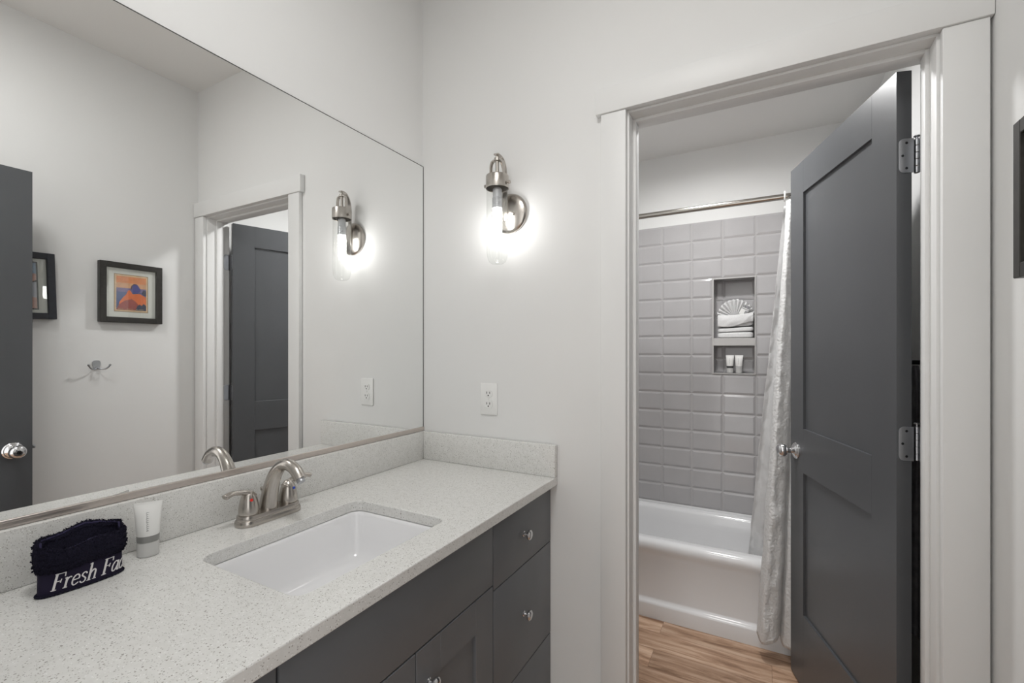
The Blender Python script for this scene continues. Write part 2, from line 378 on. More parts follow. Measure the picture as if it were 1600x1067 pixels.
# doorway casing and jamb
b = new(); box(b, 0.738, 0.817, -0.020, -0.0005, 0.0, 2.0555, 0.0022); struct('trim_1', b, 'trim', True, 'white left casing board of the bathroom doorway', 'door casing')
b = new(); box(b, 1.553, 1.634, -0.020, -0.0005, 0.0, 2.0555, 0.0022); struct('trim_2', b, 'trim', True, 'white right casing board of the bathroom doorway', 'door casing')
b = new(); box(b, 0.7215, XR - 0.001, -0.0255, -0.0005, 2.056, 2.137, 0.0022); struct('trim_3', b, 'trim', True, 'white header board above the bathroom doorway', 'door casing')
b = new()
box(b, JL - 0.0175, JL, -0.0003, 0.1203, 0, JH + 0.0175, 0.0015); box(b, JR, JR + 0.0175, -0.0003, 0.1203, 0, JH + 0.0175, 0.0015); box(b, JL - 0.002, JR + 0.002, -0.0003, 0.1203, JH, JH + 0.0175, 0.0015)
box(b, JL - 0.001, JL + 0.010, 0.046, 0.084, 0, JH, 0.003); box(b, JR - 0.010, JR + 0.001, 0.046, 0.084, 0, JH, 0.003); box(b, JL + 0.008, JR - 0.008, 0.046, 0.084, JH - 0.010, JH + 0.001, 0.003)
struct('trim_4', b, 'trim', True, 'white door jamb and stop of the bathroom doorway', 'door jamb')
# baseboards
b = new(); box(b, XR - 0.014, XR - 0.0005, -1.449, -0.03, 0, 0.11, 0.003); struct('baseboard_right', b, 'trim', True)
b = new(); box(b, 0.585, 0.735, -0.014, -0.0005, 0, 0.11, 0.003); struct('baseboard_back', b, 'trim', True)
b = new(); box(b, XR - 0.014, XR - 0.0005, 0.16, 0.86, 0, 0.11, 0.003); struct('baseboard_bathroom', b, 'trim', True)

# ------------------------------------------------------------------ doors
def leaf(bm, f, w, z0, z1, th, s0, s1, panels):
    def bx(a, c, t0, t1, lo, hi, bev=0.0005):
        q = new(); box(q, a, c, t0, t1, lo, hi, bev, 1)
        for v in q.verts: v.co = Vector(f(v.co.x, v.co.y, v.co.z))
        merge(bm, q)
    bx(0, s0, 0, th, z0, z1); bx(s1, w, 0, th, z0, z1)
    zs = [z0] + [q for p in panels for q in p] + [z1]
    for i in range(0, len(zs), 2): bx(s0, s1, 0, th, zs[i], zs[i + 1], 0.0004)
    for lo, hi in panels: bx(s0 - 0.004, s1 + 0.004, 0.0085, th - 0.0085, lo - 0.004, hi + 0.004, 0)
def knob_bm(bm, o, ax, egg=True):
    lathe(bm, [(0.0, 0.020), (0.011, 0.020), (0.0105, 0.030), (0.012, 0.034), (0.020, 0.038), (0.0255, 0.046), (0.0265, 0.053), (0.0245, 0.060), (0.0195, 0.066), (0.013, 0.0695), (0.0, 0.0705)], o, ax, 32)
def rosette_bm(bm, o, ax):
    lathe(bm, [(0.0, 0.0003), (0.0325, 0.0003), (0.0325, 0.003), (0.030, 0.006), (0.0265, 0.0072), (0.025, 0.0095), (0.017, 0.013), (0.0125, 0.017), (0.0115, 0.0215), (0.0, 0.0215)], o, ax, 36)
PH = Vector((1.496, 0.111, 0)); DN = Vector((-0.304, 0.953, 0)).normalized(); DT = Vector((0.953, 0.304, 0)).normalized()
def fd(s, t, z): return PH + DN * s + DT * t + Vector((0, 0, z))
door = thing('door_1', fd(0.34, 0.0175, 0.008), 'charcoal two-panel bathroom door standing open with a round knob', 'door', kind='structure')
b = new(); leaf(b, fd, 0.686, 0.008, 2.041, 0.035, 0.113, 0.568, [(0.292, 0.838), (1.008, 1.917)])
obj('door_leaf', b, 'door', door)
for hz in (0.25, 1.066, 1.8185):
    b = new(); h0, h1 = hz - 0.0445, hz + 0.0445
    # leaf let into the door edge
    poly = rrect(0.006, 0.0405, h0, h1, 0.014, 5)
    poly = [(min(p[0], 0.0405) if p[0] < 0.03 else p[0], p[1]) for p in rrect(0.004, 0.060, h0, h1, 0.013, 5)]
    poly = [(min(x, 0.0385), z) for x, z in poly]
    prism(b, poly, lambda t, z: fd(-0.0018, t, z), lambda t, z: fd(0.0004, t, z))
    hp = obj('hinge', b, 'steel', door, angle=30)
    b = new(); piv = Vector((1.5418, 0.1320, 0))
    for k in range(5):
        za = h0 + (h1 - h0) * k / 5 + 0.0004; zb = h0 + (h1 - h0) * (k + 1) / 5 - 0.0004
        lathe(b, [(0, za), (0.0058, za), (0.0064, za + 0.0008), (0.0064, zb - 0.0008), (0.0058, zb), (0, zb)], piv, (0, 0, 1), 20)
    lathe(b, [(0, h1), (0.003, h1), (0.003, h1 + 0.005), (0.0068, h1 + 0.006), (0.0072, h1 + 0.008), (0.005, h1 + 0.0095), (0, h1 + 0.0098)], piv, (0, 0, 1), 20)
    obj('hinge_knuckle', b, 'steel', hp)
    b = new(); prism(b, [(y if y < 0.11 else 0.124, z) for y, z in rrect(0.088, 0.135, h0, h1, 0.013, 5)], lambda y, z: (JR - 0.0018, y, z), lambda y, z: (JR + 0.0003, y, z))
    obj('jamb_plate', b, 'steel', hp)
    b = new()
    for (t, z) in ((0.022, hz + 0.033), (0.013, hz), (0.022, hz - 0.033)):
        lathe(b, [(0, 0.0004), (0.0034, 0.0003), (0.0030, 0.0006), (0.0012, 0.0008), (0, 0.0001)], fd(-0.0019, t, z), -DN, 12)
    obj('hinge_screws', b, 'black', hp)
for t, ax in ((0, -DT), (0.035, DT)):
    b = new(); rosette_bm(b, fd(0.632, t, 0.912), ax); kn = obj('door_knob', b, 'chrome', door)
    b = new(); knob_bm(b, fd(0.632, t, 0.912), ax); obj('knob_handle', b, 'chrome', kn)
# entrance door, open beside the camera, seen in the mirror
def fe(s, t, z): return Vector((1.451 + t, -1.411 + s, z))
door2 = thing('door_2', fe(0.34, 0.0175, 0.008), 'charcoal entrance door seen at the left edge of the mirror', 'door', kind='structure')
b = new(); leaf(b, fe, 0.686, 0.008, 2.041, 0.035, 0.113, 0.573, [(0.292, 0.838), (1.008, 1.917)]); obj('door_leaf', b, 'door', door2)
for t, ax in ((0, Vector((-1, 0, 0))), (0.035, Vector((1, 0, 0)))):
    b = new(); rosette_bm(b, fe(0.630, t, 0.909), ax); kn = obj('door_knob', b, 'chrome', door2)
    b = new(); knob_bm(b, fe(0.630, t, 0.909), ax); obj('knob_handle', b, 'chrome', kn)
    b = new(); lathe(b, [(0, 0.0), (0.0075, 0.0), (0.0075, 0.0015), (0.004, 0.002), (0.0035, 0.0035), (0, 0.0036)], fe(0.630, t, 0.909) + ax * 0.0705, ax, 16); obj('lock_button', b, 'black', kn)
b = new(); box(b, 1.461, 1.477, -0.7252, -0.713, 0.907, 0.922, 0.002); obj('latch_bolt', b, 'steel', door2)

# ================================================================== VANITY
CF = 0.557; CT = 0.857                     # cabinet front face, cabinet top
def knob(parent, y, z):
    b = new(); o = (CF, y, z)
    lathe(b, [(0, 0.0002), (0.0085, 0.0002), (0.0085, 0.0015), (0.0055, 0.004), (0.0045, 0.010), (0.0065, 0.0135), (0.0140, 0.0165), (0.0152, 0.0195), (0.0148, 0.0225), (0.0115, 0.0255), (0.006, 0.0268), (0, 0.0272)], o, (1, 0, 0), 28)
    return obj('knob', b, 'chrome', parent)
def slab(name, parent, y0, y1, z0, z1):
    b = new(); box(b, CF - 0.019, CF, y0, y1, z0, z1, 0.0018); return obj(name, b, 'cab', parent)
def carcass(parent, y0, y1):
    b = new(); e = CF - 0.0205; a, c = y0 + 0.0005, y1 - 0.0005
    box(b, 0.004, e, a, a + 0.016, 0.10, CT - 0.0005); box(b, 0.004, e, c - 0.016, c, 0.10, CT - 0.0005)
    box(b, 0.004, 0.012, a + 0.016, c - 0.016, 0.10, CT - 0.0005); box(b, 0.012, e, a + 0.016, c - 0.016, 0.10, 0.118)
    box(b, e - 0.018, e, a + 0.016, c - 0.016, 0.66, CT - 0.0005)
    obj('carcass', b, 'cab', parent, smooth=False)
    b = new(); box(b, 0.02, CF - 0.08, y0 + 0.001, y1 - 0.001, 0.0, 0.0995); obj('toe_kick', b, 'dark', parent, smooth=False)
def drawer_unit(y0, y1, label):
    t = thing('drawer_cabinet', ((CF) / 2, (y0 + y1) / 2, 0), label, 'cabinet', 'charcoal vanity drawer cabinets')
    carcass(t, y0, y1)
    ym = (y0 + y1) / 2 - 0.012
    for z0, z1, kz in ((0.6665, 0.841, 0.758), (0.3575, 0.6635, 0.518), (0.104, 0.3545, 0.235)):
        d = slab('drawer', t, y0 + 0.0015, y1 - 0.0015, z0, z1); knob(d, ym, kz)
    return t
drawer_unit(-0.378, -0.002, 'charcoal three-drawer vanity cabinet in the corner by the back wall')
drawer_unit(-1.376, -1.000, 'charcoal drawer cabinet at the left end of the vanity, mostly out of frame')
t = thing('sink_cabinet', (CF / 2, -0.689, 0), 'charcoal vanity cabinet with two doors below the sink', 'cabinet')
carcass(t, -1.0, -0.378)
slab('false_front', t, -0.9965, -0.3815, 0.6835, 0.841)
for y0, y1, ky in ((-0.6885, -0.3815, -0.650), (-0.9965, -0.6915, -0.730)):
    b = new()
    z0, z1, st = 0.104, 0.680, 0.0815
    for q in ((y0, y0 + st, z0, z1), (y1 - st, y1, z0, z1), (y0 + st, y1 - st, z0, z0 + st), (y0 + st, y1 - st, z1 - st - 0.004, z1)):
        box(b, CF - 0.019, CF, *q, 0.0012, 1)
    box(b, CF - 0.018, CF - 0.008, y0 + st - 0.004, y1 - st + 0.004, z0 + st - 0.004, z1 - st + 0.001)
    d = obj('cabinet_door', b, 'cab', t); knob(d, ky, 0.597)

# countertop with sink cut-out
ZK = 0.8855; SX0, SX1, SY0, SY1, SR = 0.176, 0.492, -0.917, -0.498, 0.030
b = new()
outer = [(0.003, -0.003), (0.003, -1.398), (0.582, -1.398), (0.582, -0.003)]
inner = rrect(SX0, SX1, SY0, SY1, SR, 6)
vt = {}
for z in (CT + 0.0005, ZK):
    vo = [b.verts.new((x, y, z)) for x, y in outer]; vi = [b.verts.new((x, y, z)) for x, y in inner]
    es = [b.edges.new((vo[k], vo[(k + 1) % 4])) for k in range(4)] + [b.edges.new((vi[k], vi[(k + 1) % len(vi)])) for k in range(len(vi))]
    bmesh.ops.triangle_fill(b, use_beauty=True, edges=es); vt[z] = (vo, vi)
(k0, k1) = vt.keys()
for j, n in ((0, 4), (1, len(inner))):
    A, B = vt[k0][j], vt[k1][j]
    for k in range(n): b.faces.new((A[k], A[(k + 1) % n], B[(k + 1) % n], B[k]))
ct = obj('countertop', b, 'quartz', smooth=False)
bv = ct.modifiers.new('eased_edge', 'BEVEL'); bv.width = 0.0025; bv.segments = 2; bv.limit_method = 'ANGLE'; bv.angle_limit = math.radians(60)
tag(ct, 'white speckled quartz countertop with a rectangular sink cut-out', 'countertop')
b = new(); box(b, 0.003, 0.0235, -1.398, -0.003, ZK + 0.0003, 0.9925, 0.002); tag(obj('backsplash', b, 'quartz'), 'long speckled quartz backsplash strip below the mirror', 'backsplash', 'quartz splash strips')
b = new(); box(b, 0.024, 0.582, -0.0235, -0.003, ZK + 0.0003, 0.9925, 0.002); tag(obj('backsplash', b, 'quartz'), 'short speckled quartz splash strip below the outlet', 'backsplash', 'quartz splash strips')

# sink
sk = thing('sink', ((SX0 + SX1) / 2, (SY0 + SY1) / 2, 0.72), 'white rectangular undermount sink set in the quartz countertop', 'sink')
b = new()
def sl(g, z, r): return [(x, y, z) for x, y in rrect(SX0 - g, SX1 + g, SY0 - g, SY1 + g, r, 8)]
loft(b, [sl(0.024, 0.8565, 0.045), sl(0.003, 0.8565, 0.033), sl(0.0005, 0.855, 0.031), sl(-0.004, 0.845, 0.030), sl(-0.012, 0.79, 0.032), sl(-0.020, 0.758, 0.036), sl(-0.030, 0.742, 0.038), sl(-0.046, 0.734, 0.040), sl(-0.100, 0.730, 0.04), sl(-0.142, 0.7285, 0.014)], cap1=True)
sb = obj('basin', b, 'porcelain', sk, angle=60)
b = new(); cx, cy = (SX0 + SX1) / 2, (SY0 + SY1) / 2
lathe(b, [(0, 0.7335), (0.016, 0.7335), (0.018, 0.731), (0.0225, 0.7325), (0.0225, 0.7295), (0, 0.7293)], (cx, cy, 0), (0, 0, 1), 28); obj('drain', b, 'chrome', sk)

# faucet
FX, FY, FZ = 0.087, -0.703, ZK + 0.0004
fa = thing('faucet', (FX, FY, ZK), 'brushed nickel two-handle faucet behind the sink', 'faucet')
def stad(hx, hy, z, n=10):
    """rounded bar: half depth hx, half length hy"""
    out = []
    for k in range(n + 1):
        a = PI * k / n; out.append((FX + hx * math.cos(a), FY + (hy - hx) + hx * math.sin(a), z))
    for k in range(n + 1):
        a = PI + PI * k / n; out.append((FX + hx * math.cos(a), FY - (hy - hx) + hx * math.sin(a), z))
    return out
b = new()
loft(b, [stad(0.0290, 0.083, FZ), stad(0.0300, 0.084, FZ + 0.003), stad(0.0298, 0.0838, FZ + 0.009), stad(0.0275, 0.0815, FZ + 0.0135), stad(0.0255, 0.0795, FZ + 0.0142), stad(0.0255, 0.0795, FZ + 0.022), stad(0.0242, 0.0782, FZ + 0.0245), stad(0.021, 0.075, FZ + 0.025)], cap0=True, cap1=True)
obj('base_plate', b, 'nickel', fa)
sp = [(0.083, FY, FZ + 0.018), (0.087, FY, FZ + 0.045), (0.096, FY, FZ + 0.080), (0.112, FY, FZ + 0.113), (0.136, FY, FZ + 0.136), (0.164, FY, FZ + 0.142), (0.190, FY, FZ + 0.132), (0.208, FY, FZ + 0.112)]
spp = smooth_path(sp, 6); nn = len(spp)
rad = [max(0.0142, 0.0245 - 0.0103 * min(1, (i / nn) * 1.8) ** 0.8) for i in range(nn)]
b = new(); tube(b, spp, rad, 28, up=Vector((0, 1, 0))); so = obj('spout', b, 'nickel', fa, angle=50)
b = new(); d = (spp[-1] - spp[-2]).normalized()
lathe(b, [(0, -0.002), (0.0100, -0.002), (0.0100, 0.007), (0.0085, 0.008), (0.0, 0.006)], spp[-1], d, 24); obj('aerator', b, 'steel', so)
for sgn, dot in ((-1, 'red'), (1, 'blue')):
    hy = FY + sgn * 0.053
    b = new()
    prof = [(0.0, 0.0245), (0.0215, 0.0245), (0.0225, 0.0275), (0.0226, 0.033), (0.0220, 0.042), (0.0205, 0.053), (0.0182, 0.063), (0.0150, 0.072), (0.0105, 0.079), (0.005, 0.0825), (0, 0.083)]
    lathe(b, prof, (FX, hy, FZ), (0, 0, 1), 32)
    hd = obj('handle', b, 'nickel', fa, angle=60)
    b = new()
    lp = smooth_path([(FX, hy - sgn * 0.010, FZ + 0.066), (FX, hy + sgn * 0.008, FZ + 0.0785), (FX + 0.002, hy + sgn * 0.028, FZ + 0.0835), (FX + 0.004, hy + sgn * 0.043, FZ + 0.0855), (FX + 0.006, hy + sgn * 0.055, FZ + 0.0835), (FX + 0.007, hy + sgn * 0.062, FZ + 0.0805)], 5)
    m_ = len(lp); rr = [0.0150 - 0.0062 * math.sin(min(1, i / (m_ * 0.45)) * PI / 2) + (0.0022 * max(0, (i / m_ - 0.5) * 2)) for i in range(m_)]; rr[-1] = 0.005; rr[-2] = 0.0085
    tube(b, lp, rr, 20, flat=0.62); obj('lever', b, 'nickel', hd, angle=50)
    b = new(); lathe(b, [(0, 0.0), (0.0036, 0.0), (0.0036, 0.0014), (0.0, 0.0018)], (FX + 0.0175, hy + sgn * 0.004, FZ + 0.062), (0.94, sgn * 0.2, 0.28), 14); obj('temperature_dot', b, dot, hd)
b = new(); tube(b, [(0.058, FY, FZ + 0.015), (0.058, FY, FZ + 0.066)], 0.0022, 10); lathe(b, [(0, 0.064), (0.0045, 0.065), (0.005, 0.069), (0.0042, 0.073), (0, 0.074)], (0.058, FY, FZ), (0, 0, 1), 14); obj('lift_rod', b, 'nickel', fa)

# ------------------------------------------------------------------ mirror
mi = thing('mirror', (0.003, -0.70, 0.9935), 'large frameless wall mirror above the vanity', 'mirror')
b = new(); box(b, 0.0008, 0.0060, -1.40, -0.0045, 1.0045, 2.0365); obj('mirror_glass', b, 'mirror', mi, smooth=False)
b = new(); box(b, 0.0008, 0.0063, -1.40, -0.0045, 2.0366, 2.0390); box(b, 0.0008, 0.0063, -0.0044, -0.0018, 1.0045, 2.0390); obj('mirror_edge', b, 'mirroredge', mi, smooth=False)
b = new(); box(b, 0.0005, 0.0095, -1.40, -0.0015, 0.9932, 1.0042, 0.0008, 1); box(b, 0.0064, 0.0095, -1.40, -0.0015, 1.0030, 1.0080, 0.0008, 1); obj('bottom_channel', b, 'satin', mi)

# ------------------------------------------------------------------ wall sconce
SX, SYY = 0.388, -0.072
sc = thing('wall_sconce', (SX, -0.001, 1.795), 'brushed nickel wall sconce with a lit bulb in a clear glass tube', 'wall lamp')
b = new(); lathe(b, [(0, 0.0005), (0.0700, 0.0005), (0.0708, 0.004), (0.0690, 0.008), (0.0600, 0.0135), (0.0440, 0.0185), (0.0200, 0.0215), (0.0, 0.022)], (SX + 0.010, 0, 1.795), (0, -1, 0), 48)
bp_ = obj('back_plate', b, 'nickel', sc, angle=60)
b = new(); lathe(b, [(0, 0), (0.006, 0), (0.0058, 0.005), (0.004, 0.0075), (0, 0.008)], (SX + 0.034, -0.0195, 1.788), (0, -1, 0), 16); obj('finial_screw', b, 'nickel', bp_)
# flat arm rising from the plate and bending over the lamp
b = new(); ap = smooth_path([(SX + 0.004, -0.024, 1.775), (SX + 0.004, -0.025, 1.85), (SX + 0.004, -0.026, 1.915), (SX + 0.004, -0.031, 1.948), (SX + 0.003, -0.044, 1.971), (SX + 0.001, -0.060, 1.980), (SX, -0.082, 1.981)], 5)
strip(b, ap, 0.017, 0.0045, (1, 0, 0)); obj('arm', b, 'nickel', sc, angle=30)
b = new(); box(b, SX - 0.004, SX + 0.010, -0.026, -0.019, 1.765, 1.80, 0.001); obj('arm_foot', b, 'nickel', sc)
b = new()
yk = smooth_path([(SX - 0.0255, SYY, 1.9085), (SX - 0.0255, SYY, 1.938), (SX - 0.0235, SYY, 1.952), (SX - 0.017, SYY, 1.961), (SX, SYY, 1.964), (SX + 0.017, SYY, 1.961), (SX + 0.0235, SYY, 1.952), (SX + 0.0255, SYY, 1.938), (SX + 0.0255, SYY, 1.9085)], 4)
strip(b, yk, 0.013, 0.0045, (0, 1, 0)); obj('yoke', b, 'nickel', sc, angle=30)
b = new(); lathe(b, [(0, 1.855), (0.006, 1.855), (0.006, 1.958), (0.011, 1.960), (0.011, 1.970), (0.004, 1.972), (0.004, 1.979), (0, 1.979)], (SX, SYY, 0), (0, 0, 1), 20); obj('stem', b, 'nickel', sc)
b = new(); lathe(b, [(0.0375, 1.866), (0.0395, 1.864), (0.0400, 1.868), (0.0395, 1.906), (0.0380, 1.909), (0.030, 1.910), (0.0, 1.9105)], (SX, SYY, 0), (0, 0, 1), 40)
co = obj('collar', b, 'nickel', sc)
for dx in (-1, 1):
    b = new(); lathe(b, [(0, 0.0), (0.0025, 0.0), (0.0025, 0.006), (0.0062, 0.0065), (0.0062, 0.0115), (0, 0.012)], (SX + dx * 0.0385, SYY, 1.880), (dx, -0.15, 0), 14); obj('thumb_screw', b, 'nickel', co)
b = new()
lathe(b, [(0.0368, 1.880), (0.0368, 1.655), (0.0362, 1.640), (0.0335, 1.625), (0.0285, 1.6135), (0.020, 1.6075), (0.010, 1.6055), (0, 1.605)], (SX, SYY, 0), (0, 0, 1), 48)
gl = obj('glass_shade', b, 'glass', sc, angle=80)
b = new(); lathe(b, [(0, 1.866), (0.012, 1.866), (0.0155, 1.862), (0.0155, 1.834)] + [q for k in range(6) for q in ((0.0178, 1.832 - k * 0.006), (0.0168, 1.829 - k * 0.006))] + [(0.0175, 1.797), (0, 1.797)], (SX, SYY, 0), (0, 0, 1), 28); obj('lamp_socket', b, 'bulbbase', sc)
b = new(); lathe(b, [(0, 1.7965), (0.0150, 1.7965), (0.0165, 1.785), (0.0165, 1.722), (0.0140, 1.710), (0.008, 1.7025), (0, 1.701)], (SX, SYY, 0), (0, 0, 1), 24); obj('bulb', b, 'bulb', sc)
sc['group'] = 'wall sconces beside the mirror'
sc_added = copy_tree(sc); sc_added.location = (SX, -1.449, 1.795); sc_added.rotation_euler = (0, 0, PI)  # unseen second sconce, added to brighten the entrance end
sc_added['label'] = 'added matching wall sconce beside the entrance, unseen left of the frame'

# ------------------------------------------------------------------ outlet
ou = thing('outlet', (0.312, -0.001, 1.133), 'white duplex wall outlet above the short splash strip', 'outlet')
b = new(); box(b, 0.2765, 0.3475, -0.0062, -0.0004, 1.0755, 1.1905, 0.003); obj('cover_plate', b, 'plastic', ou)
for dz in (0.0195, -0.0195):
    b = new(); cz = 1.133 + dz
    prism(b, [(0.312 + x, cz + z) for x, z in [(0.0170 * math.cos(a), max(-0.0130, min(0.0130, 0.0170 * math.sin(a)))) for a in [2 * PI * k / 32 for k in range(32)]]], lambda x, z: (x, -0.0063, z), lambda x, z: (x, -0.0082, z))
    rc = obj('receptacle', b, 'plastic', ou, smooth=False)
    b = new()
    for dx in (-0.0062, 0.0062): box(b, 0.312 + dx - 0.0013, 0.312 + dx + 0.0013, -0.0086, -0.0081, cz - 0.0005, cz + 0.0075)
    lathe(b, [(0, 0.0), (0.0026, 0.0), (0.0026, 0.0005), (0, 0.0005)], (0.312, -0.0081, cz - 0.0066), (0, -1, 0), 14)
    obj('slots', b, 'socketdark', rc, smooth=False)
b = new(); lathe(b, [(0, 0), (0.003, 0), (0.0025, 0.0012), (0, 0.0014)], (0.312, -0.0063, 1.133), (0, -1, 0), 14); obj('cover_screw', b, 'plastic', ou)

# ------------------------------------------------------------------ navy face cloth
WL, WX, WY = 0.0605, 0.101, -1.0735
def cl_loop(T, L, n=160, e=2.6):
    """closed plan loop starting at the left end and running along the room side"""
    out = []
    for k in range(n):
        a = PI + 2 * PI * k / n * -1
        c, s = math.cos(a), math.sin(a)
        out.append((WX + T * math.copysign(abs(s) ** (2 / e), s), WY + L * math.copysign(abs(c) ** (2 / e), c)))
    return out
fc = thing('face_cloth', (WX, WY, ZK), 'navy terry face cloth folded into a cuff with white lettering', 'face cloth')
def wob(p, amp=0.0016, f=26):
    return (p[0] + amp * noise.noise(Vector((p[0] * f, p[1] * f, p[2] * f))), p[1], p[2])
b = new(); zb = ZK + 0.0008
def band_T(h): return 0.0175 + 0.0035 * h
def band_L(h): return 0.0590 - 0.0012 * h
hs = [0, 0.05, 0.25, 0.5, 0.75, 1.0]
loft(b, [[wob((x, y, zb + 0.046 * h)) for x, y in cl_loop(band_T(h), band_L(h))] for h in hs])
fb_ = obj('band', b, 'navyband', fc, angle=70); solid(fb_, 0.002, -1.0)
# hem at the foot
b = new()
lp = cl_loop(0.0185, 0.0605, 200); pts = [wob((x, y, zb + 0.0022 + 0.0006 * math.sin(i * 1.7))) for i, (x, y) in enumerate(lp)]
tube(b, pts + [pts[0]], [0.0019 + 0.0005 * random.random() for _ in range(len(pts))] + [0.002], 8, cap=False)
obj('hem', b, 'navyterry', fc)
# terry cuff
b = new(); prof = [(0.000, 0.045), (0.0035, 0.0435), (0.0058, 0.049), (0.0065, 0.058), (0.0065, 0.070), (0.0052, 0.080), (0.0030, 0.0860), (0.000, 0.088), (-0.0030, 0.0865), (-0.0045, 0.080), (-0.0050, 0.065), (-0.0050, 0.052)]
loops = []
for off, h in prof:
    T = 0.0185 + 0.24 * max(0, h - 0.045) + off * 1.0; L = 0.0575 + off
    l = []
    for (x, y) in cl_loop(T, L, 240):
        u = (y - WY) / WL
        p = Vector((x, y, zb + h + (0.003 * math.sin(u * 5 + 0.6) + 0.0035 * u - (0.0045 if x > WX else -0.0115) * max(0, 1 - u * u * 0.45)) * (h / 0.089)))
        q = noise.noise(p * 420) * 0.0011 + noise.noise(p * 130) * 0.0013 + noise.noise(p * 40) * 0.002
        d = Vector((x - WX, y - WY, 0)).normalized(); l.append(p + d * q + Vector((0, 0, q * 0.6)))
    loops.append(l)
R = loft(b, loops)
base = [(v.co.copy()) for r in R[1:10] for v in r]
for _ in range(5200):
    p = random.choice(base) + Vector((random.uniform(-1, 1), random.uniform(-1, 1), random.uniform(-1, 1))) * 0.0016
    s = random.uniform(0.0007, 0.0014)
    ax = [Vector((random.gauss(0, 1), random.gauss(0, 1), random.gauss(0, 1))).normalized() * s * random.uniform(0.7, 1.5) for _ in range(3)]
    v = [b.verts.new(p + q) for q in (ax[0], -ax[0], ax[1], -ax[1], ax[2], -ax[2])]
    for i in (0, 1):
        for j in (2, 3):
            for k in (4, 5):
                try: b.faces.new((v[i], v[j], v[k]))
                except ValueError: pass
obj('terry_cuff', b, 'navyterry', fc, angle=60)
M['navyfold'] = mat('navy_fold', (0.045, 0.040, 0.085), 0.9, spec=0.1, bump=(900, 0.4, 0.001))
b = new(); pts = []
for (x, y) in cl_loop(0.0185 + 0.24 * 0.042 - 0.0030, 0.0545, 200):
    u = (y - WY) / WL; h = 0.0855
    pts.append((x, y, zb + h + (0.003 * math.sin(u * 5 + 0.6) + 0.0035 * u - (0.0045 if x > WX else -0.0115) * max(0, 1 - u * u * 0.45)) * (h / 0.089) + 0.0012 * noise.noise(Vector((x * 90, y * 90, 1)))))
tube(b, pts + [pts[0]], 0.0017, 8, cap=False); obj('inner_fold', b, 'navyfold', fc)
# lettering, wrapped round the band
GL = {
 'F': (0.64, [([(.14, 0), (.14, 1)], .125), ([(.02, .97), (.62, .97)], .06), ([(.60, .98), (.62, .74)], .06), ([(.14, .52), (.44, .52)], .055), ([(.45, .63), (.43, .41)], .055), ([(0, .03), (.30, .03)], .06)]),
 'r': (0.42, [([(.13, 0), (.13, .62)], .11), ([(.13, .40), (.20, .54), (.29, .61), (.39, .57)], .08), ([(.01, .59), (.14, .62)], .06), ([(.01, .025), (.25, .025)], .055)]),
 'e': (0.50, [([(.08, .33), (.25, .34), (.43, .37), (.41, .53), (.28, .62), (.14, .54), (.07, .34), (.10, .12), (.24, .01), (.44, .12)], .075)]),
 's': (0.44, [([(.38, .50), (.28, .61), (.14, .58), (.10, .45), (.22, .34), (.34, .22), (.32, .06), (.17, 0), (.03, .12)], .075)]),
 'h': (0.60, [([(.13, 0), (.13, 1.04)], .11), ([(.13, .38), (.23, .54), (.35, .61), (.45, .52), (.46, .30), (.46, 0)], .095), ([(.01, 1.0), (.14, 1.04)], .06), ([(.01, .025), (.25, .025)], .055), ([(.35, .025), (.58, .025)], .055)]),
 'a': (0.54, [([(.41, .52), (.29, .62), (.14, .54), (.05, .32), (.08, .08), (.19, .01), (.31, .09), (.42, .32)], .075), ([(.44, .62), (.43, .14), (.47, .02), (.55, .07)], .095)]),
 'c': (0.46, [([(.41, .48), (.38, .60), (.25, .61), (.11, .50), (.06, .28), (.12, .06), (.26, .0), (.42, .12)], .08)]),
}
hmid = 0.35; lp = cl_loop(band_T(hmid), band_L(hmid), 400)
acc = [0.0]
for i in range(1, len(lp)): acc.append(acc[-1] + math.dist(lp[i], lp[i - 1]))
def on_band(s, z, out):
    i = 0
    while i < len(acc) - 2 and acc[i + 1] < s: i += 1
    f = (s - acc[i]) / (acc[i + 1] - acc[i]); x = lp[i][0] + (lp[i + 1][0] - lp[i][0]) * f; y = lp[i][1] + (lp[i + 1][1] - lp[i][1]) * f
    tx, ty = lp[i + 1][0] - lp[i][0], lp[i + 1][1] - lp[i][1]; L = math.hypot(tx, ty)
    nx, ny = ty / L, -tx / L
    h = (z - zb) / 0.046; dx = (band_T(h) - band_T(hmid))
    if (x - WX) * nx + (y - WY) * ny < 0: nx, ny = -nx, -ny
    p = wob((x, y, z)); return Vector((p[0] + nx * (out + 0.0002) + dx, p[1] + ny * (out + 0.0002), z))
def ribbon(b, pts, w, fmap, out0, out1):
    P = smooth_path([(x, y, 0) for x, y in pts], 7) if len(pts) > 2 else [Vector((*pts[0], 0)).lerp(Vector((*pts[1], 0)), k / 8) for k in range(9)]
    rows = []
    for i, p in enumerate(P):
        t = (P[min(i + 1, len(P) - 1)] - P[max(i - 1, 0)]).normalized(); n = Vector((-t.y, t.x, 0)) * w / 2
        # broad-nib contrast: wide on upright strokes, thin on level ones
        k = 0.62 + 0.38 * abs(t.y)
        a, c = p + n * k, p - n * k
        rows.append([b.verts.new(fmap(a.x, a.y, out0)), b.verts.new(fmap(a.x, a.y, out1)), b.verts.new(fmap(c.x, c.y, out1)), b.verts.new(fmap(c.x, c.y, out0))])
    for i in range(len(rows) - 1):
        for k in range(4): b.faces.new((rows[i][k], rows[i][(k + 1) % 4], rows[i + 1][(k + 1) % 4], rows[i + 1][k]))
    b.faces.new(rows[0]); b.faces.new(rows[-1][::-1])
EM, XSC = 0.0285, 0.81
b = new(); pen = 0.0200 / (EM * XSC)
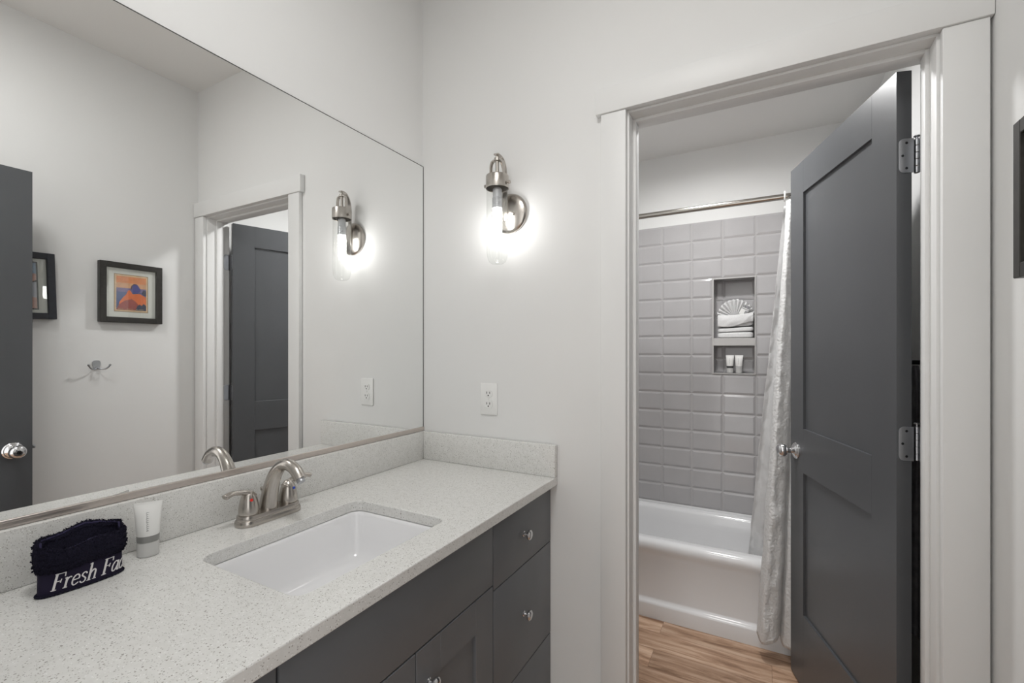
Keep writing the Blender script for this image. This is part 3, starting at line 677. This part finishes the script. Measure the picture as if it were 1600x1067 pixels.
for ch in 'Fresh Face':
    if ch == ' ': pen += 0.34; continue
    adv, strokes = GL[ch]
    for pts, w in strokes:
        ribbon(b, [(pen + x, y) for x, y in pts], w * 1.12, lambda x, y, o: on_band((x + 0.24 * y) * EM * XSC, zb + 0.0085 + y * EM, o), 0.0, 0.0009)
    pen += adv
obj('lettering', b, 'thread', fc, smooth=False)

# ------------------------------------------------------------------ tubes of lotion
def lotion(name, loc, rz, sc_, label, group, bandmat):
    t = thing(name, loc, label, 'tube', group)
    t.scale = (1, 1, 1)
    mt = Matrix.Translation(loc) @ Matrix.Rotation(rz, 4, 'Z') @ Matrix.Scale(sc_, 4)
    # local: width along x, front faces -y
    def oval(wx, wy, z, n=40): return [mt @ Vector((wx * math.cos(2 * PI * k / n), wy * math.sin(2 * PI * k / n), z)) for k in range(n)]
    b = new(); loft(b, [oval(0.0175, 0.0145, 0.0003), oval(0.0185, 0.0155, 0.0012), oval(0.0187, 0.0157, 0.0285), oval(0.0180, 0.0150, 0.0295)], True, True); obj('cap', b, 'tubecap', t)
    b = new(); loft(b, [oval(0.0178, 0.0150, 0.0297), oval(0.0188, 0.0160, 0.0302), oval(0.0193, 0.0158, 0.0425)], True, True); obj('colour_band', b, bandmat, t)
    b = new(); loft(b, [oval(0.0190, 0.0157, 0.0426), oval(0.0193, 0.0158, 0.0435), oval(0.0205, 0.0145, 0.060), oval(0.0218, 0.0105, 0.080), oval(0.0232, 0.0052, 0.098), oval(0.0238, 0.0012, 0.1045), oval(0.0240, 0.0010, 0.1095)], True, True); obj('tube_body', b, 'tubewhite', t, angle=60)
    # upright script
    b = new(); n = 110
    def front(x, z, o):
        k = max(0, min(1, (z - 0.0435) / 0.061)); wy = 0.0158 * (1 - k) + 0.0012 * k; wx = 0.0193 + 0.0045 * k
        wy = 0.0158 + (0.0145 - 0.0158) * min(1, k / .27) if k < .27 else (0.0145 + (0.0105 - 0.0145) * (k - .27) / .328 if k < .598 else 0.0105 + (0.0052 - 0.0105) * (k - .598) / .295 if k < .893 else 0.0052)
        return mt @ Vector((x, -wy * math.sqrt(max(0, 1 - (x / wx) ** 2)) - o, z))
    pts = []
    for i in range(n):
        u = i / (n - 1); amp = 0.0011 + 0.0010 * abs(math.sin(u * 9 + 1))
        pts.append((0.0012 * (u - 0.5) + amp * math.sin(u * 62) , 0.091 - 0.038 * u - 0.0007 * math.cos(u * 62)))
    ribbon(b, pts, 0.0005, front, 0.0001, 0.0004); 
    for u, l in ((0.02, 0.004), (0.33, 0.0032), (0.52, 0.0042), (0.97, 0.0036)):
        ribbon(b, [(-l * 0.6, 0.091 - 0.038 * u), (l * 0.6, 0.0905 - 0.038 * u)], 0.0006, front, 0.0001, 0.0004)
    obj('script', b, 'ink', t, smooth=False)
    return t
lotion('lotion_tube', (0.070, -0.958, ZK + 0.0003), math.radians(64), 1.0, 'white lotion tube with a grey band standing on its cap beside the navy cloth', 'white toiletry tubes', 'tubegrey')
M['tubelight'] = mat('tube_light_band', (0.55, 0.55, 0.55), 0.4, bump=(60, 0.02))
M['tubedark'] = mat('tube_dark_band', (0.05, 0.05, 0.05), 0.4, bump=(60, 0.02))
lotion('lotion_tube', (1.0215, YT + 0.030, NZ[1][0] + 0.0006), math.radians(-8), 0.92, 'white tube with a dark band in the lower shower niche', 'white toiletry tubes', 'tubedark')
lotion('lotion_tube', (1.0680, YT + 0.030, NZ[1][0] + 0.0006), math.radians(-8), 0.92, 'white tube with a pale band in the lower shower niche', 'white toiletry tubes', 'tubelight')

# ------------------------------------------------------------------ framed prints on the right wall
def flat_poly(b, pts, fm, o):
    vs = [b.verts.new(fm(u, v, o)) for u, v in pts]; b.faces.new(vs)
def picture(name, yc, zc, w, h, tilt, fm_mat, label, kind):
    t = thing(name, (XR - 0.001, yc, zc - h / 2), label, 'framed print', 'framed prints on the right wall')
    ct_, st_ = math.cos(tilt), math.sin(tilt)
    # u runs towards the back wall (+y), v up, o out of the wall
    def fm(u, v, o): return Vector((XR - 0.0012 - o, yc + u * ct_ - v * st_, zc + u * st_ + v * ct_))
    def bx(b, u0, u1, v0, v1, o0, o1, bev=0.0):
        q = new(); box(q, u0, u1, v0, v1, o0, o1, bev, 1)
        for vv in q.verts: vv.co = fm(vv.co.x, vv.co.y, vv.co.z)
        merge(b, q)
    fw_ = 0.027; b = new()
    bx(b, -w / 2, -w / 2 + fw_, -h / 2, h / 2, 0, 0.028, 0.0015); bx(b, w / 2 - fw_, w / 2, -h / 2, h / 2, 0, 0.028, 0.0015)
    bx(b, -w / 2 + fw_ - 0.001, w / 2 - fw_ + 0.001, h / 2 - fw_, h / 2, 0, 0.0278, 0.0015); bx(b, -w / 2 + fw_ - 0.001, w / 2 - fw_ + 0.001, -h / 2, -h / 2 + fw_, 0, 0.0278, 0.0015)
    obj('frame', b, fm_mat, t)
    b = new(); bx(b, -w / 2 + fw_ - 0.004, w / 2 - fw_ + 0.004, -h / 2 + fw_ - 0.004, h / 2 - fw_ + 0.004, 0.010, 0.014); obj('mat_board', b, 'matboard', t, smooth=False)
    b = new(); bx(b, -w / 2 + fw_ - 0.004, w / 2 - fw_ + 0.004, -h / 2 + fw_ - 0.004, h / 2 - fw_ + 0.004, 0.0185, 0.0200); obj('glass', b, 'pane', t, smooth=False)
    def col(nm, rgb): 
        if nm not in M: M[nm] = mat(nm, lin(rgb), 0.6, var=(60, 0.12))
        return nm
    def layer(nm, m_, polys, o):
        b = new(); polys = [[(u * 1.13, v * 1.13) for u, v in p] for p in polys]
        for p in polys:
            pr = new(); prism(pr, p, lambda u, v: fm(u, v, o - 0.0003), lambda u, v: fm(u, v, o)); merge(b, pr)
        return obj(nm, b, m_, t if nm == 'art_print' else pt, smooth=False)
    if kind == 0:
        a, c = 0.063, 0.083
        pt = None
        pt = layer('art_print', col('print_border', (224, 190, 150)), [[(-a, -c), (a, -c), (a, c), (-a, c)]], 0.0146)
        A, Cc = a - 0.008, c - 0.009
        layer('border_line', col('print_line', (130, 105, 80)), [[(-a, c - 0.002), (a, c - 0.002), (a, c), (-a, c)], [(-a, -c), (a, -c), (a, -c + 0.002), (-a, -c + 0.002)], [(-a, -c), (-a + 0.002, -c), (-a + 0.002, c), (-a, c)], [(a - 0.002, -c), (a, -c), (a, c), (a - 0.002, c)]], 0.0150)
        layer('upper_sky', col('print_sky_orange', (226, 140, 84)), [[(-A, 0.045), (A, 0.045), (A, Cc), (-A, Cc)]], 0.0150)
        layer('lower_sky', col('print_sky_pale', (214, 160, 120)), [[(-A, 0.022), (A, 0.022), (A, 0.045), (-A, 0.045)]], 0.0150)
        layer('haze', col('print_haze', (118, 104, 150)), [[(-A, 0.004), (A, 0.004), (A, 0.024), (-A, 0.022)]], 0.0153)
        layer('plain', col('print_blue', (64, 84, 140)), [[(-A, -Cc), (A, -Cc), (A, 0.005), (-A, 0.005)]], 0.0153)
        layer('orange_mound', col('print_orange', (226, 108, 34)), [[(-0.044, -0.040), (-0.030, -0.018), (-0.020, -0.006), (-0.013, 0.012), (-0.006, 0.015), (0.004, -0.002), (0.030, 0.002), (A, -0.012), (A, -Cc), (-0.050, -Cc)]], 0.0156)
        layer('rust_slope', col('print_rust', (158, 66, 58)), [[(-A, -Cc), (-0.046, -0.052), (-0.026, -0.034), (0.000, -0.024), (0.014, -0.034), (0.026, -0.050), (0.030, -Cc)]], 0.0159)
        layer('blue_boulder', col('print_violet', (66, 66, 148)), [[(-0.003, 0.020), (-0.001, 0.034), (0.008, 0.044), (0.020, 0.043), (0.027, 0.033), (0.034, 0.021), (0.030, 0.009), (0.018, 0.003), (0.005, 0.007)]], 0.0159)
        layer('boulder_edge', col('print_edge', (70, 40, 58)), [[(-0.003, 0.020), (-0.001, 0.034), (0.008, 0.044), (0.020, 0.043), (0.018, 0.0395), (0.009, 0.040), (0.003, 0.033), (0.002, 0.020)]], 0.0162)
        layer('dark_bush', col('print_navy', (36, 44, 78)), [[(0.014, -Cc), (0.022, -0.054), (0.030, -0.046), (0.038, -0.052), (0.046, -0.042), (A, -0.052), (A, -Cc)], [(0.038, 0.006), (0.046, 0.020), (A, 0.014), (A, -0.004), (0.044, -0.004)]], 0.0162)
        w_ = []
        for u0, u1 in ((-0.050, -0.038), (-0.036, -0.030), (-0.018, -0.004), (-0.002, 0.008), (0.016, 0.024), (0.028, 0.046)):
            k = int((u1 - u0) / 0.0022)
            for j in range(k): w_.append([(u0 + j * 0.0022, -0.0710), (u0 + j * 0.0022 + 0.0013, -0.0710), (u0 + j * 0.0022 + 0.0013, -0.0688), (u0 + j * 0.0022, -0.0688)])
        layer('caption_marks', col('print_cream', (220, 196, 150)), w_, 0.0165)
    else:
        a, c = 0.068, 0.093
        pt = None
        pt = layer('art_print', col('print_black', (30, 32, 36)), [[(-a, -c), (a, -c), (a, c), (-a, c)]], 0.0146)
        A, Cc = a - 0.005, c - 0.005
        layer('upper_sky', col('print_pale_blue', (150, 170, 196)), [[(-A, 0.030), (A, 0.030), (A, Cc), (-A, Cc)]], 0.0150)
        layer('cliff', col('print_pink', (214, 168, 158)), [[(-A, -Cc), (A, -Cc), (A, -0.02), (0.02, 0.0), (A, 0.022), (A, 0.046), (0.03, 0.050), (-A, 0.030)]], 0.0153)
        layer('river', col('print_lilac', (196, 196, 210)), [[(-A, -0.030), (A, -0.046), (A, 0.014), (0.02, 0.010), (-A, 0.012)]], 0.0156)
    return t
picture('picture_frame', -0.320, 1.5965, 0.262, 0.297, 0.0, 'frame', 'dark brown framed print of an orange mound and blue boulder on the right wall', 0)
picture('picture_frame', -0.7370, 1.5920, 0.262, 0.292, math.radians(1.6), 'frameblack', 'blue-black framed print half hidden behind the entrance door in the mirror', 1)

# robe hook
rh = thing('robe_hook', (XR - 0.001, -0.455, 1.235), 'small satin double robe hook on the right wall below the print', 'hook')
b = new(); prism(b, [(-0.455 + u, 1.235 + v) for u, v in [(-0.011, -0.014), (0.011, -0.014), (0.0155, 0.010), (0.0150, 0.020), (0.010, 0.0255), (0, 0.027), (-0.010, 0.0255), (-0.0150, 0.020), (-0.0155, 0.010)]], lambda u, v: (XR - 0.0008, u, v), lambda u, v: (XR - 0.0055, u, v))
obj('back_plate', b, 'steel', rh, smooth=False)
for s in (-1, 1):
    b = new(); tube(b, smooth_path([(XR - 0.005, -0.455 + s * 0.002, 1.226), (XR - 0.017, -0.455 + s * 0.008, 1.2215), (XR - 0.026, -0.455 + s * 0.020, 1.220), (XR - 0.034, -0.455 + s * 0.032, 1.226), (XR - 0.038, -0.455 + s * 0.040, 1.238)], 5), 0.0036, 12)
    lathe(b, [(0, -0.005), (0.0045, -0.002), (0.0052, 0.002), (0.0035, 0.006), (0, 0.0072)], (XR - 0.038, -0.455 + s * 0.040, 1.238), (-0.2, s * 0.35, 1), 14)
    obj('prong', b, 'steel', rh)

# ================================================================== BATHROOM
# bathtub
TX0, TX1, TY0, TY1, TZ = 0.137, 1.639, 0.870, 1.4440, 0.380
tb = thing('bathtub', ((TX0 + TX1) / 2, (TY0 + TY1) / 2, 0.0), 'white alcove bathtub below the grey tile wall', 'bathtub')
b = new()
prof = [(TY0 - 0.004, 0.0005), (TY0 - 0.004, 0.066), (TY0 - 0.002, 0.072), (TY0 + 0.004, 0.078), (TY0 + 0.014, 0.086), (TY0 + 0.016, 0.095), (TY0 + 0.010, 0.30), (TY0 + 0.006, 0.318), (TY0, 0.330), (TY0 - 0.002, 0.345), (TY0, 0.360), (TY0 + 0.006, 0.371), (TY0 + 0.016, 0.3775), (TY0 + 0.028, TZ)]
A = [b.verts.new((TX0, y, z)) for y, z in prof]; B = [b.verts.new((TX1, y, z)) for y, z in prof]
for k in range(len(prof) - 1): b.faces.new((A[k], B[k], B[k + 1], A[k + 1]))
obj('apron', b, 'tub', tb, angle=60)
b = new()
def tl(g0, g1, gx, z, r): return [(x, y, z) for x, y in rrect(TX0 + gx, TX1 - gx, TY0 + g0, TY1 - g1, r, 8)]
loft(b, [tl(0.028, 0.0, 0.0, TZ, 0.002), tl(0.060, 0.032, 0.060, TZ, 0.06), tl(0.070, 0.040, 0.072, TZ - 0.004, 0.075), tl(0.078, 0.047, 0.082, TZ - 0.018, 0.085), tl(0.086, 0.055, 0.095, 0.30, 0.09), tl(0.110, 0.080, 0.15, 0.12, 0.10), tl(0.135, 0.105, 0.19, 0.075, 0.10), tl(0.19, 0.16, 0.25, 0.062, 0.08)], cap1=True)
obj('basin', b, 'tub', tb, angle=60)
b = new(); box(b, TX0, TX1, TY1 - 0.004, TY1 + 0.0005, TZ - 0.002, 0.394, 0.0015); obj('tile_flange', b, 'tub', tb)

# shower rod
RY, RZ = 0.920, 1.987
rd = thing('shower_rod', (0.9, RY, RZ), 'straight steel shower curtain rod above the bathtub', 'rod')
b = new(); tube(b, [(0.1375, RY, RZ), (XR - 0.0025, RY, RZ)], 0.0130, 24); obj('pole', b, 'rod', rd)
for x, s in ((0.1355, 1), (XR - 0.0005, -1)):
    b = new(); lathe(b, [(0, 0.0), (0.032, 0.0), (0.032, 0.006), (0.018, 0.02), (0, 0.02)], (x, RY, RZ), (s, 0, 0), 28); obj('flange', b, 'rod', rd)

# curtain and liner
def curtain(name, xl, xr, yf, amp, z0, z1, folds, phase, mat_, seed, nu=220, nv=120):
    b = new(); V = []
    for j in range(nv + 1):
        v = j / nv; z = z1 + (z0 - z1) * v; row = []
        for i in range(nu + 1):
            u = i / nu
            x = xl(v) + (xr(v) - xl(v)) * u
            ph = 2 * PI * folds * u + phase + 0.5 * math.sin(v * 3 + seed)
            y = yf(v) + amp(v) * (math.sin(ph) + 0.25 * math.sin(2.3 * ph + 1 + v * 2))
            x += 0.35 * amp(v) * math.cos(ph) * (0.3 + 0.7 * min(1, u * 6))
            p = Vector((x, y, z)); cr = noise.noise(Vector((x * 16 + seed, z * 9, 3))) * 0.009 + abs(noise.noise(Vector((x * 34 + z * 11, z * 25 - x * 8, seed)))) * 0.009 + abs(noise.noise(Vector((x * 60 - z * 20, z * 44 + x * 20, seed + 3)))) * 0.005
            row.append(b.verts.new((x + 0.3 * cr, y - cr * min(1, v * 5), z + 0.012 * math.sin(ph + 1.2) * v)))
        V.append(row)
    for j in range(nv):
        for i in range(nu): b.faces.new((V[j][i], V[j][i + 1], V[j + 1][i + 1], V[j + 1][i]))
    return b
cu = thing('shower_curtain', (1.38, 0.85, 0.06), 'white crinkled shower curtain hanging outside the tub beside the door', 'shower curtain')
b = curtain('c', lambda v: 1.278 - 0.113 * v ** 1.05, lambda v: 1.600, lambda v: 0.905 - 0.108 * min(1, v * 1.15), lambda v: 0.016 + 0.017 * v, 0.086, RZ - 0.024, 4.6, 2.6, 'curtain', 1.3)
fo = obj('curtain_fabric', b, 'curtain', cu, angle=80); solid(fo, 0.0008)
for k in range(6):
    b = new(); xx = 1.272 + k * 0.062
    pts = [(xx, RY + 0.0185 * math.cos(2 * PI * i / 24), RZ + 0.001 + 0.0200 * math.sin(2 * PI * i / 24)) for i in range(25)]
    tube(b, pts, 0.0034, 8, cap=False, up=Vector((1, 0, 0))); obj('curtain_ring', b, 'plastic', cu)
li = thing('shower_liner', (1.38, 0.99, 0.25), 'sheer white liner tucked inside the bathtub behind the curtain', 'shower liner')
b = curtain('l', lambda v: 1.268 - 0.150 * v, lambda v: 1.585, lambda v: 0.955 + 0.055 * v, lambda v: 0.010 + 0.008 * v, 0.26, RZ - 0.03, 3.4, 1.0, 'liner', 5.1)
lo = obj('liner_fabric', b, 'liner', li, angle=80); solid(lo, 0.0006)

# towels in the upper niche
def pillow(x0, x1, y0, y1, z0, z1, seed, amp=0.003, top=None, e=5.0, n=44):
    b = new(); bmesh.ops.create_cube(b, size=2); bmesh.ops.subdivide_edges(b, edges=b.edges[:], cuts=15, use_grid_fill=True)
    for v in b.verts:
        p = v.co; m_ = (abs(p.x) ** e + abs(p.y) ** e + abs(p.z) ** e) ** (1 / e); p = p / m_
        q = Vector(((x0 + x1) / 2 + p.x * (x1 - x0) / 2, (y0 + y1) / 2 + p.y * (y1 - y0) / 2, (z0 + z1) / 2 + p.z * (z1 - z0) / 2))
        d = noise.noise(Vector((q.x * 22, q.z * 40, seed))) * amp
        q.y += d; q.z += d * 0.5 + (top(q.x, p.z) if top else 0)
        v.co = q
    return b
N0 = NZ[0][0] + 0.0008
tg = 'white towels in the upper shower niche'
b = pillow(0.957, 1.139, YT + 0.002, YT + 0.086, N0, N0 + 0.030, 1, 0.001, lambda x, pz: 0.004 * (x - 0.957) / 0.18 * (pz > 0.2)); tag(obj('bath_towel', b, 'towel', angle=80), 'folded white towel lying flat at the bottom of the niche stack', 'towel', tg)
b = pillow(0.958, 1.140, YT + 0.004, YT + 0.086, N0 + 0.0315, N0 + 0.056, 2, 0.001, lambda x, pz: 0.006 * (x - 0.957) / 0.18); tag(obj('bath_towel', b, 'towel', angle=80), 'second folded white towel in the niche under the pocket-folded one', 'towel', tg)
ht = thing('hand_towel', (1.05, YT + 0.04, N0 + 0.058), 'white hand towel folded as a pocket in the upper niche', 'towel', tg)
b = pillow(0.962, 1.138, YT + 0.014, YT + 0.084, N0 + 0.062, N0 + 0.106, 3, 0.003, lambda x, pz: 0.006 * (x - 0.957) / 0.18 * (pz < 0)); obj('towel_body', b, 'towel', ht, angle=80)
b = new(); n = 40; R_ = []
for j in range(13):
    v = j / 12; row = []
    for i in range(n + 1):
        u = i / n; x = 0.960 + 0.180 * u
        zt = N0 + 0.131 - 0.012 * math.sin(PI * u) * 0.25 + 0.012 * u ** 3
        zb2 = N0 + 0.066 + 0.040 * max(0, u - 0.35) ** 1.2 - 0.004 * math.sin(u * 5)
        z = zt + (zb2 - zt) * v
        y = YT + 0.006 - 0.006 * math.sin(PI * v) - 0.004 * math.sin(PI * u) + 0.003 * noise.noise(Vector((u * 5, v * 3 + u * 2, 2))) + 0.004 * (abs(u - 0.5) * 2) ** 4
        row.append(b.verts.new((x, y, z)))
    R_.append(row)
for j in range(12):
    for i in range(n): b.faces.new((R_[j][i], R_[j][i + 1], R_[j + 1][i + 1], R_[j + 1][i]))
solid(obj('pocket_flap', b, 'towel', ht, angle=80), 0.006, 0)
# fan-folded wash cloth
b = new(); na, nr = 144, 12; R_ = []
for j in range(nr + 1):
    r = j / nr; row = []
    for i in range(na + 1):
        u = i / na; a = math.radians(172 - 164 * u); pl = (2 * abs(((u * 13) % 1) - 0.5) - 0.5)
        rad_ = 0.014 + (0.088 + 0.003 * math.cos(u * 13 * 2 * PI)) * r
        row.append(b.verts.new((1.049 + rad_ * math.cos(a) * 0.97, YT + 0.044 - 0.012 * r + pl * (0.006 + 0.016 * r), N0 + 0.112 + 0.004 + rad_ * math.sin(a) * 1.02)))
    R_.append(row)
for j in range(nr):
    for i in range(na): b.faces.new((R_[j][i], R_[j][i + 1], R_[j + 1][i + 1], R_[j + 1][i]))
wc = obj('wash_cloth', b, 'towel', angle=25); solid(wc, 0.002, 0); tag(wc, 'white wash cloth pleated into a fan above the pocket towel', 'wash cloth')
pk = thing('soap_packet', (1.098, YT + 0.012, N0 + 0.125), 'small grey and white soap packet tucked against the fan-folded cloth', 'packet')
mp_ = Matrix.Translation((1.098, YT + 0.012, N0 + 0.155)) @ Matrix.Rotation(math.radians(28), 4, 'Y')
b = new(); box(b, -0.020, 0.020, -0.003, 0.003, -0.030, 0.030, 0.002, 2, mp_); obj('wrapper', b, 'plastic', pk)
b = new(); box(b, -0.0195, 0.0195, -0.0038, -0.0031, 0.012, 0.028, 0, 1, mp_); box(b, 0.004, 0.0195, -0.0038, -0.0031, -0.026, 0.0, 0, 1, mp_); box(b, -0.0195, 0.0195, -0.0038, -0.0031, 0.004, 0.008, 0, 1, mp_); obj('printed_panel', b, 'packet', pk, smooth=False)

# cloth on a peg behind the open door
pg = thing('wall_peg', (XR - 0.001, 0.45, 1.27), 'black wall peg behind the open bathroom door', 'peg')
b = new(); lathe(b, [(0, 0.0005), (0.018, 0.0005), (0.018, 0.005), (0.007, 0.008), (0.007, 0.040), (0.013, 0.044), (0.013, 0.052), (0, 0.054)], (XR, 0.45, 1.272), (-1, 0, 0), 20); obj('peg', b, 'black', pg)
b = new(); R_ = []
for j in range(31):
    v = j / 30; row = []; z = 1.262 - 0.82 * v + 0.0
    for i in range(61):
        a = 2 * PI * i / 60; wy = 0.012 + 0.105 * min(1, v * 4) ** 0.6; wx = 0.006 + 0.014 * min(1, v * 4)
        fold = 1 + 0.18 * math.sin(a * 7 + v * 2)
        row.append(b.verts.new((XR - 0.031 + wx * math.cos(a) * fold, 0.45 + wy * math.sin(a) * fold, z)))
    R_.append(row)
for j in range(30):
    for i in range(60): b.faces.new((R_[j][i], R_[j][i + 1], R_[j + 1][i + 1], R_[j + 1][i]))
tag(obj('hanging_towel', b, 'greytowel', angle=80), 'dark grey towel hanging from the peg behind the bathroom door', 'towel')

# ================================================================== LAMPS OVERHEAD
cl = thing('unseen_ceiling_light', (0.86, -1.12, ZC), 'added round ceiling light over the vanity, unseen above the frame', 'ceiling light', 'ceiling lights')  # unseen lamp added to fill the vanity room with light
b = new(); lathe(b, [(0.19, 0.0005), (0.20, 0.0005), (0.20, 0.030), (0.185, 0.034), (0.185, 0.026)], (0.86, -1.12, ZC), (0, 0, -1), 48); obj('rim', b, 'nickel', cl)
b = new(); lathe(b, [(0.183, 0.024), (0.15, 0.032), (0.08, 0.038), (0, 0.040)], (0.86, -1.12, ZC), (0, 0, -1), 48); obj('diffuser', b, 'lampdisc', cl)
cl = thing('unseen_ceiling_light', (0.90, 0.640, ZB), 'small lamp with an added baffle cylinder on the bathroom ceiling, above the frame', 'ceiling light', 'ceiling lights')
b = new(); lathe(b, [(0.112, 0.0005), (0.112, 0.024), (0.108, 0.028), (0.096, 0.028), (0.092, 0.024), (0.092, 0.0008)], (0.90, 0.640, ZB), (0, 0, -1), 40); obj('rim', b, 'plastic', cl)  # baffle cylinder added to hold direct light off the upper wall
b = new(); lathe(b, [(0.090, 0.004), (0.05, 0.006), (0, 0.007)], (0.90, 0.640, ZB), (0, 0, -1), 40); obj('diffuser', b, 'bathdisc', cl)
